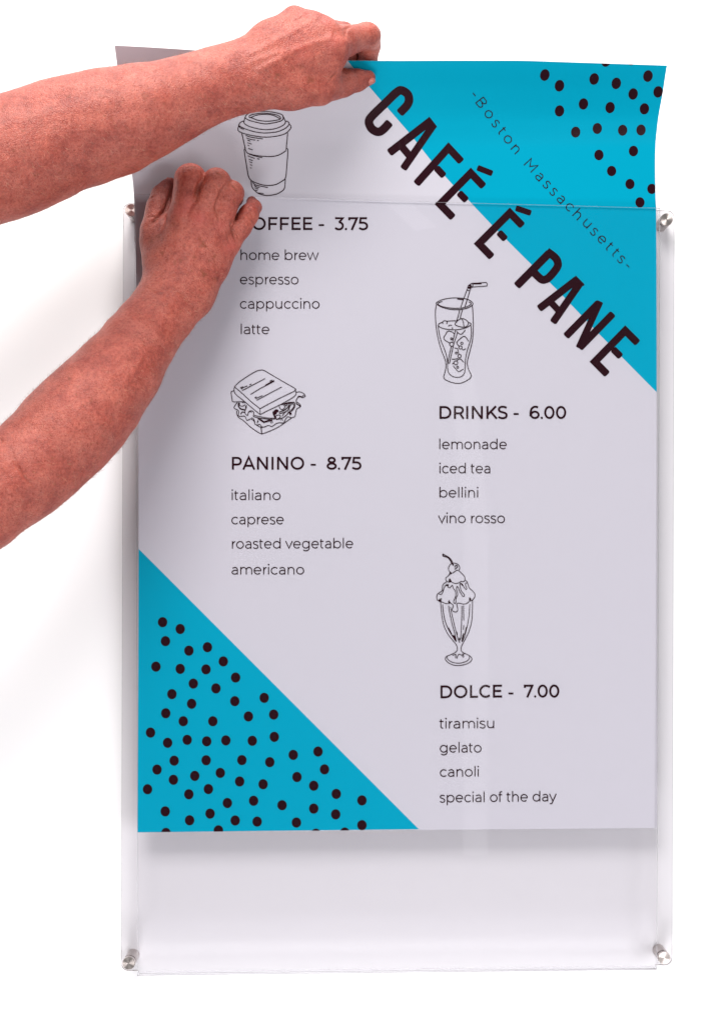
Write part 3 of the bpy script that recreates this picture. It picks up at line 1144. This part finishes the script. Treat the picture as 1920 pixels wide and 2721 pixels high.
ink(d.a, 'sundae_drawing', 'line drawing of a sundae with a cherry')


# ------------------------------------------------------------------ the person: two bare arms
def cone(field, grid, a, b, ra, rb, k, fy=1.0):
    """smooth-union a tapered capsule into field; grid=(ox,oy,oz,h)"""
    ox, oy, oz, h = grid
    pad = max(ra, rb) + k + 6
    lo = np.minimum(a, b) - pad
    hi = np.maximum(a, b) + pad
    i0 = np.maximum(0, np.floor((lo - (ox, oy, oz)) / h).astype(int))
    i1 = np.minimum(field.shape, np.ceil((hi - (ox, oy, oz)) / h).astype(int) + 1)
    if np.any(i1 <= i0):
        return
    X = (ox + h * np.arange(i0[0], i1[0], dtype=np.float32))[:, None, None]
    Y = (oy + h * np.arange(i0[1], i1[1], dtype=np.float32))[None, :, None]
    Z = (oz + h * np.arange(i0[2], i1[2], dtype=np.float32))[None, None, :]
    ab = (b - a).astype(np.float32)
    L2 = float(ab @ ab) + 1e-9
    pax, pay, paz = X - np.float32(a[0]), Y - np.float32(a[1]), Z - np.float32(a[2])
    t = np.clip((pax * ab[0] + pay * ab[1] + paz * ab[2]) / L2, 0, 1)
    qx, qy, qz = pax - ab[0] * t, (pay - ab[1] * t) * np.float32(fy), paz - ab[2] * t
    d_ = np.sqrt(qx * qx + qy * qy + qz * qz) - (ra + (rb - ra) * t)
    sub = field[i0[0]:i1[0], i0[1]:i1[1], i0[2]:i1[2]]
    field[i0[0]:i1[0], i0[1]:i1[1], i0[2]:i1[2]] = smin(sub, d_, k)


def smin(a, b, k):
    if k <= 0:
        return np.minimum(a, b)
    hh = np.maximum(k - np.abs(a - b), 0) / k
    return np.minimum(a, b) - hh * hh * (k * .25)


def surface_nets(Fd, grid):
    ox, oy, oz, h = grid
    nx, ny, nz = Fd.shape
    ins = Fd < 0
    cnt = np.zeros((nx - 1, ny - 1, nz - 1), np.int8)
    cor = [(i, j, k) for i in (0, 1) for j in (0, 1) for k in (0, 1)]
    for i, j, k in cor:
        cnt += ins[i:nx - 1 + i, j:ny - 1 + j, k:nz - 1 + k]
    cells = np.argwhere((cnt > 0) & (cnt < 8))
    idx = np.full(cnt.shape, -1, np.int32)
    idx[tuple(cells.T)] = np.arange(len(cells))
    acc = np.zeros((len(cells), 3))
    num = np.zeros(len(cells))
    val = {c: Fd[cells[:, 0] + c[0], cells[:, 1] + c[1], cells[:, 2] + c[2]].astype(float) for c in cor}
    for c in cor:
        for ax in range(3):
            if c[ax] == 0:
                c2 = list(c)
                c2[ax] = 1
                c2 = tuple(c2)
                a, b = val[c], val[c2]
                cr = (a < 0) != (b < 0)
                t = np.where(cr, a / np.where(cr, a - b, 1), 0)
                p = np.array(c, float)[None, :].repeat(len(cells), 0)
                p[:, ax] += t
                acc[cr] += p[cr]
                num[cr] += 1
    verts = (cells + acc / num[:, None]) * h + np.array([ox, oy, oz])
    faces = []
    for ax in range(3):
        u, v = (ax + 1) % 3, (ax + 2) % 3
        sl = [slice(1, -1)] * 3
        sl[ax] = slice(0, -1)
        s2 = list(sl)
        s2[ax] = slice(1, None)
        A, B = ins[tuple(sl)], ins[tuple(s2)]
        e = np.argwhere(A != B)
        fl = A[tuple(e.T)]
        off = np.array([1, 1, 1])
        off[ax] = 0
        e = e + off
        du = np.zeros(3, int)
        du[u] = 1
        dv = np.zeros(3, int)
        dv[v] = 1
        q = [idx[tuple((e - du * i - dv * j).T)] for i, j in ((0, 0), (1, 0), (1, 1), (0, 1))]
        quad = np.stack(q, 1)
        quad[~fl] = quad[~fl][:, ::-1]
        faces.append(quad)
    faces = np.vstack(faces)
    faces = faces[(faces >= 0).all(1)]
    return verts, faces


def build_limb(palm, fingers, h, kp, kf, kj):
    """palm/fingers: lists of chains [(px,py,y,r_px,fy)...]"""
    def to(c):
        return [(P(q[0], q[1], q[2]), q[3] * mmpx(q[2]), (q[4] if len(q) > 4 else 1.0)) for q in c]
    ch_p, ch_f = [to(c) for c in palm], [to(c) for c in fingers]
    allp = np.array([q[0] for c in ch_p + ch_f for q in c])
    rmax = np.array([q[1] for c in ch_p + ch_f for q in c])
    lo = (allp - rmax[:, None]).min(0) - 6
    hi = (allp + rmax[:, None]).max(0) + 6
    shape = np.ceil((hi - lo) / h).astype(int) + 1
    grid = (lo[0], lo[1], lo[2], h)
    A = np.full(shape, 40.0, np.float32)
    B = np.full(shape, 40.0, np.float32)
    for c in ch_p:
        for (a, ra, fa), (b, rb, fb) in zip(c[:-1], c[1:]):
            cone(A, grid, a, b, ra, rb, kp, (fa + fb) / 2)
    for c in ch_f:
        C_ = np.full(shape, 40.0, np.float32)
        for (a, ra, fa), (b, rb, fb) in zip(c[:-1], c[1:]):
            cone(C_, grid, a, b, ra, rb, 3.0, (fa + fb) / 2)
        B = smin(B, C_, kf)
    Fd = smin(A, B, kj)
    return surface_nets(Fd, grid)


# upper arm in the picture: left hand pinching the poster's top edge
A_palm = [
    [(-330, 560, -212, 150), (-150, 484, -192, 150), (0, 429, -170, 146), (79, 397, -163, 145), (158, 363, -157, 139), (237, 341, -152, 137), (316, 319, -148, 129),
     (395, 291, -145, 114, 1.05), (474, 262, -142, 98, 1.1), (553, 231, -139, 90, 1.2), (612, 212, -136, 86, 1.3), (660, 200, -134, 84, 1.45)],
    [(640, 172, -132, 58, 1.3), (716, 106, -124, 44, 1.2), (783, 49, -114, 33)],
    [(655, 178, -136, 58, 1.3), (822, 66, -120, 37)],
    [(660, 195, -138, 60, 1.3), (858, 84, -122, 40)],
    [(665, 212, -138, 62, 1.3), (884, 118, -121, 42)],
    [(655, 222, -136, 64, 1.3), (770, 233, -124, 53, 1.2), (848, 229, -112, 49, 1.1)],
    [(720, 150, -130, 60, 1.5), (850, 150, -120, 55, 1.4)],
    [(875, 150, -118, 38), (858, 206, -108, 34)],
]
A_fing = [
    [(848, 229, -108, 47), (912, 219.5, -90, 37), (946, 213, -82, 30), (976, 208, -76, 21.5)],
    [(884, 120, -120, 42), (915, 110, -110, 41), (974, 94, -92, 35), (980, 122, -76, 29), (978, 165, -66, 24), (966, 205, -56, 20)],
    [(858, 86, -120, 38), (914, 88, -88, 28), (930, 140, -64, 23), (928, 195, -56, 19)],
    [(822, 68, -118, 34), (866, 82, -84, 26), (884, 140, -62, 22), (884, 190, -56, 18)],
    [(783, 50, -112, 30), (818, 75, -84, 23), (838, 130, -66, 19), (840, 165, -62, 16)],
]
# lower arm in the picture: right hand pressing on the holder
B_palm = [
    [(-330, 1500, -190, 140), (-150, 1400, -178, 134), (-60, 1336, -168, 126), (8, 1288, -158, 122), (62, 1256, -150, 122), (118, 1206, -141, 121), (175, 1149, -132, 127),
     (223, 1097, -124, 123), (266, 1049, -116, 116), (320, 983, -106, 105), (366, 915, -96, 92, 1.1), (407, 859, -88, 84, 1.2), (445, 812, -82, 83, 1.3), (470, 775, -77, 86, 1.5)],
    [(440, 775, -76, 54, 1.2), (488, 584, -75, 42)],
    [(465, 770, -80, 56, 1.2), (537, 574, -79, 40)],
    [(495, 770, -78, 56, 1.2), (584, 588, -74, 37)],
    [(515, 785, -74, 54, 1.2), (568, 702, -68, 39, 1.1), (610, 650, -64, 28)],
    [(430, 765, -72, 46, 1.2), (420, 650, -62, 41), (415, 610, -59, 40)],
    [(450, 700, -72, 60, 1.4), (540, 690, -72, 60, 1.4)],
]
B_fing = [
    [(415, 612, -59, 39), (424, 550, -54, 33), (432, 518, -50, 27), (444, 498, -46, 20), (453, 487, -43, 15)],
    [(487, 578, -76, 43), (496, 528, -80, 36.5), (505, 475.5, -78, 40), (512, 492, -56, 34), (512, 510, -44, 26)],
    [(535, 568, -80, 41), (557, 527, -82, 33.5), (576, 486, -78, 37), (582, 500, -56, 32), (584, 516, -43, 24)],
    [(584, 588, -74, 36), (600, 550, -76, 30), (614, 513, -72, 33), (617, 524, -52, 28), (617, 536, -40, 22)],
    [(611, 650, -64, 27), (639, 605, -62, 28), (661, 570, -58, 27), (674, 550, -47, 20.5), (669, 535, -38, 15)],
]
vA, fA = build_limb(A_palm, A_fing, 1.1, 11, 0.5, 5)
vB, fB = build_limb(B_palm, B_fing, 1.1, 9, 0.3, 3)


def vnormals(v, f):
    n = np.cross(v[f[:, 2]] - v[f[:, 0]], v[f[:, 3]] - v[f[:, 1]])
    out = np.zeros_like(v)
    for i in range(4):
        np.add.at(out, f[:, i], n)
    return out / np.maximum(np.linalg.norm(out, axis=1), 1e-9)[:, None]


def relax(v, f, it):
    n = len(v)
    e = np.vstack([f[:, [0, 1]], f[:, [1, 2]], f[:, [2, 3]], f[:, [3, 0]]])
    deg = np.bincount(e.ravel(), minlength=n).astype(float)
    for _ in range(it):
        s = np.zeros_like(v)
        for ax in range(3):
            s[:, ax] = np.bincount(e[:, 0], v[e[:, 1], ax], n) + np.bincount(e[:, 1], v[e[:, 0], ax], n)
        v = v + .5 * (s / deg[:, None] - v)
    return v


def seg_dist(px, py, poly):
    best = np.full(px.shape, 1e9)
    poly = np.asarray(poly, float)
    for a, b in zip(poly[:-1], poly[1:]):
        ab = b - a
        t = np.clip(((px - a[0]) * ab[0] + (py - a[1]) * ab[1]) / (ab @ ab + 1e-9), 0, 1)
        best = np.minimum(best, np.hypot(px - a[0] - ab[0] * t, py - a[1] - ab[1] * t))
    return best


def seg_taper(px, py, poly):
    """distance, and a weight that fades towards both ends of the line"""
    poly = np.asarray(poly, float)
    L = np.concatenate([[0], np.cumsum(np.hypot(*np.diff(poly, axis=0).T))])
    best = np.full(px.shape, 1e9)
    along_ = np.zeros(px.shape)
    for i, (a, b) in enumerate(zip(poly[:-1], poly[1:])):
        ab = b - a
        t = np.clip(((px - a[0]) * ab[0] + (py - a[1]) * ab[1]) / (ab @ ab + 1e-9), 0, 1)
        d_ = np.hypot(px - a[0] - ab[0] * t, py - a[1] - ab[1] * t)
        up = d_ < best
        best = np.where(up, d_, best)
        along_ = np.where(up, (L[i] + t * (L[i + 1] - L[i])) / L[-1], along_)
    return best, np.sin(np.pi * np.clip(along_, .04, .96)) ** .6


Z3 = lambda p: zs(p, 340, 400, 3.857)      # lower hand enlargement
Z2 = lambda p: zs(p, 560, 0, 3.24)         # upper hand enlargement
ZK = lambda p: zs(p, 820, 40, 7.3636)      # index knuckle enlargement
ZH = lambda p: zs(p, 380, 420, 4.765)      # lower fingers enlargement
# (polyline, half width px, depth mm, crease shade painted into the colour)
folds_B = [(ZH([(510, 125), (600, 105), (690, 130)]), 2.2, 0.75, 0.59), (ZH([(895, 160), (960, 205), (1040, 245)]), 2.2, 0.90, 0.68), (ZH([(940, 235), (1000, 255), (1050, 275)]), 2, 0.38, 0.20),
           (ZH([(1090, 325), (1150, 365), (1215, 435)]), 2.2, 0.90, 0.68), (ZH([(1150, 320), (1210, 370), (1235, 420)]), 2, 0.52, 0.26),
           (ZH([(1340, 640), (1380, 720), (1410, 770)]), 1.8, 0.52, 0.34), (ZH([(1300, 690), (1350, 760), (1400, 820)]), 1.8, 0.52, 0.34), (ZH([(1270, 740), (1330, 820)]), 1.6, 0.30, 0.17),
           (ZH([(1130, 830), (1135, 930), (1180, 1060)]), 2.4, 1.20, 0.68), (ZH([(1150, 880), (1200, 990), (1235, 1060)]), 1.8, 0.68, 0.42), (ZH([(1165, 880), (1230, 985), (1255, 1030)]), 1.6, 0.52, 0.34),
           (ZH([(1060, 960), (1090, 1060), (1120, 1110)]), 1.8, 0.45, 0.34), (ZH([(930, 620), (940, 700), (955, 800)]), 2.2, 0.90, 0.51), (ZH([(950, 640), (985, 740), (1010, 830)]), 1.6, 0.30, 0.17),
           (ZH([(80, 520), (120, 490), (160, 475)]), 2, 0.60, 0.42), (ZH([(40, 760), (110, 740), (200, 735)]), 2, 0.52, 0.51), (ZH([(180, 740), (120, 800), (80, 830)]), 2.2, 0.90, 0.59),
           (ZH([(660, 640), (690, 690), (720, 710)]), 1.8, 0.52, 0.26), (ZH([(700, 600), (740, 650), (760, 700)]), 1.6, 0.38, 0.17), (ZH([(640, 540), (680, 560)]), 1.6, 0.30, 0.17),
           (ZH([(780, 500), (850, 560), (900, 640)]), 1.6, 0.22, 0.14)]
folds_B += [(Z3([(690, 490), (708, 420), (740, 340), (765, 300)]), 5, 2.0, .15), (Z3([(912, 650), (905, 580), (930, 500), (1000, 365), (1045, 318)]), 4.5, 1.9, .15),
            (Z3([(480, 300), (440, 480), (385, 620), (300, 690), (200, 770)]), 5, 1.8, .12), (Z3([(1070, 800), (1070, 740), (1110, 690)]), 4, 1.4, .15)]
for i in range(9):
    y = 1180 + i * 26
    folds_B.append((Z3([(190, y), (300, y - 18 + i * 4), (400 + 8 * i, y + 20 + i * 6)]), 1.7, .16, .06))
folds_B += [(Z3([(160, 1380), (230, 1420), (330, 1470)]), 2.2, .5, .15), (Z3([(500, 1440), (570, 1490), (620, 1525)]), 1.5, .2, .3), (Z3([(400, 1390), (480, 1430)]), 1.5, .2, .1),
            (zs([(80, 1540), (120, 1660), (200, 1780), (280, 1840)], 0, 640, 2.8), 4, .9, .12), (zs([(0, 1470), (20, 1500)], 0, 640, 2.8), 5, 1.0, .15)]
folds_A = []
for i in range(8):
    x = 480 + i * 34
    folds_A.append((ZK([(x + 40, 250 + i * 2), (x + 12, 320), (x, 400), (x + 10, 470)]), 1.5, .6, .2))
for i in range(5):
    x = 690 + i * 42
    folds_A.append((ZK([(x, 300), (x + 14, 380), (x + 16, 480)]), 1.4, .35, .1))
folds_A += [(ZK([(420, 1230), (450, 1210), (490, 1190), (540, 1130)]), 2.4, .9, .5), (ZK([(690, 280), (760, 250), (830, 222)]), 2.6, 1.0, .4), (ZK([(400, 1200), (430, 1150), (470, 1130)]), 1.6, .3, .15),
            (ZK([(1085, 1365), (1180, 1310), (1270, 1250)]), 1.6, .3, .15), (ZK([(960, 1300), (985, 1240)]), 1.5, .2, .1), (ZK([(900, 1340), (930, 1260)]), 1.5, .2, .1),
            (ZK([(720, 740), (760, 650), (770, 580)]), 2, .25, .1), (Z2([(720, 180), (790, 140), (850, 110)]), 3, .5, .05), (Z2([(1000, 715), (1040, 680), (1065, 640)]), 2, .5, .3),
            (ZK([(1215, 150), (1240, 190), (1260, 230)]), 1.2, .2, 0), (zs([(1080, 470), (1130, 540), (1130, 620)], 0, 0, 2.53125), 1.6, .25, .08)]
# tendons and veins stand a little proud
ridge_B = [(Z3([(480, 1150), (540, 800), (570, 600)]), 9, .8), (Z3([(640, 1150), (730, 850), (760, 640)]), 9, .9), (Z3([(800, 1150), (900, 880), (960, 720)]), 9, .8), (Z3([(900, 1350), (850, 1100), (700, 900)]), 6, .7),
           (zs([(1300, 380), (1180, 700), (900, 1100)], 0, 640, 2.8), 12, .6)]
ridge_A = [(Z2([(330, 470), (700, 280), (900, 150)]), 8, .8), (Z2([(420, 600), (800, 400), (1020, 330)]), 9, 1.0), (Z2([(380, 380), (600, 200), (720, 90)]), 8, .7), (Z2([(300, 560), (520, 470), (720, 420)]), 7, .6)]
red_B = [((500, 548), 20, .5), ((527, 580), 24, .5), ((478, 560), 20, .4), ((610, 655), 20, .5), ((590, 600), 18, .25)]
red_A = [((892, 103), 24, .4), ((868, 55), 16, .5), ((822, 36), 14, .4), ((805, 145), 26, .3)]
spot_B = [((540, 651), 8, .6), ((542, 729), 6.5, .75), ((569, 742), 6, .4), ((480, 692), 4.5, .6), ((466, 701), 3, .6), ((431, 672), 5, .6), ((516, 683), 4.5, .5), ((402, 641), 6, .5), ((420, 628), 6, .45), ((459, 595), 5, .35),
          ((184, 1006), 4, .9), ((243, 1063), 5, .35), ((532, 636), 4, .5), ((571, 682), 4, .4), ((555, 694), 4, .4), ((489, 653), 4, .4), ((535, 718), 3.5, .5), ((480, 827), 2.5, .7), ((495, 800), 4, .3)]
spot_A = [((824, 213), 8, .55), ((737, 200), 6, .6), ((762, 238), 5.5, .45), ((662, 228), 5, .45), ((687, 103), 4, .5), ((732, 66), 4.5, .4), ((386, 256), 9, .35), ((36, 400), 3, .6), ((94, 466), 3, .6), ((353, 390), 3, .5), ((530, 324), 3, .6),
          ((700, 235), 7, .3), ((800, 178), 6, .35), ((778, 180), 4, .4)]


def finish(v, f, folds, ridges, reds, spots):
    v = relax(v, f, 3)
    n = vnormals(v, f)
    toc = np.array([0, CAM_Y, 0]) - v
    toc /= np.linalg.norm(toc, axis=1)[:, None]
    face = np.clip((n * toc).sum(1) * 2.0, 0, 1)
    px, py = proj(v)
    blot_shade = np.zeros((len(v), 4))
    blot_shade[:, 3] = 1
    disp = np.zeros(len(v))
    # soft muscle unevenness
    q = v / 1000.0
    disp += .5 * np.sin(q[:, 0] * 95 + 3 * np.sin(q[:, 2] * 60)) * np.sin(q[:, 2] * 110 + q[:, 1] * 70)
    for poly, wdt, dep, fold_shade in folds:
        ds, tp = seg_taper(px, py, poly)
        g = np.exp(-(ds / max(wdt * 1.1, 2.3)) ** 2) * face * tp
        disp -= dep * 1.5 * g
        blot_shade[:, 1] = np.maximum(blot_shade[:, 1], fold_shade * g)  # painted shade along the crease, deepening the shallow groove
    for poly, wdt, dep in ridges:
        g = np.exp(-(seg_dist(px, py, poly) / wdt) ** 2) * face
        disp += dep * g
    for (cx, cy), r_, a_ in reds:
        blot_shade[:, 0] = np.maximum(blot_shade[:, 0], a_ * np.exp(-(np.hypot(px - cx, py - cy) / r_) ** 2) * face)
    for (cx, cy), r_, a_ in spots:
        wob = 1 + .3 * np.sin(np.arctan2(py - cy, px - cx) * 3 + cx)
        blot_shade[:, 1] = np.maximum(blot_shade[:, 1], min(.95, 1.35 * a_) * np.exp(-(np.hypot(px - cx, py - cy) / (1.15 * r_ * wob)) ** 4) * face)
    return v + n * disp[:, None], blot_shade


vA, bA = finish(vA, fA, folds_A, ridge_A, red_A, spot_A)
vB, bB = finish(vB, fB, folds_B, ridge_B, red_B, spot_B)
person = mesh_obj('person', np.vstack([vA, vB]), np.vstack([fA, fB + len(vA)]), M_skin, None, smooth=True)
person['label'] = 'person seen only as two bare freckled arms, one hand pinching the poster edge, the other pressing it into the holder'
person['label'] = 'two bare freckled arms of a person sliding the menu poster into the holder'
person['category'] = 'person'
ca_ = person.data.color_attributes.new('blotch_shade', 'FLOAT_COLOR', 'POINT')
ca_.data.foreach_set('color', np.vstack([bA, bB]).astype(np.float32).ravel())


# ---- nails
def nail(px, py, y, rx, ry, rz, rot):
    """thin curved plate, axes in picture plane (rx,ry px) and depth rz mm"""
    c = P(px, py, y)
    s = mmpx(y)
    v, f = [], []
    nu, nv = 18, 10
    ca, sa = math.cos(rot), math.sin(rot)
    for j in range(nv + 1):
        t = math.pi * j / nv
        for i in range(nu):
            a = 2 * math.pi * i / nu
            sx = np.sign(math.cos(a)) * abs(math.cos(a)) ** .7 * math.sin(t) * rx * s
            sy = np.sign(math.sin(a)) * abs(math.sin(a)) ** .7 * math.sin(t) * ry * s
            v.append((c[0] + sx * ca - sy * sa, c[1] - rz * math.cos(t), c[2] - (sx * sa + sy * ca)))
    for j in range(nv):
        for i in range(nu):
            i2 = (i + 1) % nu
            f.append((j * nu + i, j * nu + i2, (j + 1) * nu + i2, (j + 1) * nu + i))
    o = mesh_obj('fingernail', v, f, M_nail, person, smooth=True)
    return o


nail(983, 216.5, -79, 14.5, 8.2, 4.6, math.radians(-22))
nail(449, 480, -45, 8, 9, 3.5, math.radians(-60))


# ---- arm hair
def hair(v, f, n_want, region, axis, name, m, lmin, lmax, wmm, seed):
    r = np.random.default_rng(seed)
    n = vnormals(v, f)
    px, py = proj(v)
    ok = np.where(region(px, py))[0]
    pick = r.choice(ok, n_want)
    acc = Acc()
    for i in pick:
        p = v[i]
        nn = n[i]
        ax = axis + r.normal(0, .25, 3)
        t = ax - nn * (ax @ nn)
        t /= np.linalg.norm(t) + 1e-9
        d0 = t * .8 + nn * r.uniform(.35, .8)
        d1 = t + nn * r.uniform(-.1, .25) + r.normal(0, .2, 3)
        L = r.uniform(lmin, lmax)
        side = np.cross(d0, np.array([0, 1.0, 0]) + r.normal(0, .2, 3))
        side *= wmm / 2 / (np.linalg.norm(side) + 1e-9)
        q1 = p + d0 * L * .5
        q2 = q1 + d1 * L * .5
        p0 = p - nn * .3
        acc.add([p0 - side, p0 + side, q1 + side * .8, q1 - side * .8, q2], [(0, 1, 2, 3), (3, 2, 4)])
    o = mesh_obj(name, np.vstack(acc.v), acc.f, m, person)
    o['kind'] = 'stuff'


axA = P(600, 215, -140) - P(100, 390, -195)
axA /= np.linalg.norm(axA)
axB = P(440, 815, -88) - P(120, 1206, -182)
axB /= np.linalg.norm(axB)
down = np.array([0, 0, -1.0])
hair(vA, fA, 6500, lambda x, y: (x > -20) & (x < 720), axA * .5 + down * .6, 'arm_hair', M_hair, 2, 6, .08, 1)
hair(vA, fA, 900, lambda x, y: (x > -20) & (x < 860), axA * .5 + down * .5, 'arm_hair', M_hair2, 2.5, 7, .10, 2)
hair(vB, fB, 6500, lambda x, y: (y > 760) & (x > -20), axB * .3 + np.array([.5, 0, -.5]), 'arm_hair', M_hair, 2, 6.5, .08, 3)
hair(vB, fB, 900, lambda x, y: (y > 720) & (x > -20), axB * .3 + np.array([.5, 0, -.5]), 'arm_hair', M_hair2, 2.5, 7, .10, 4)
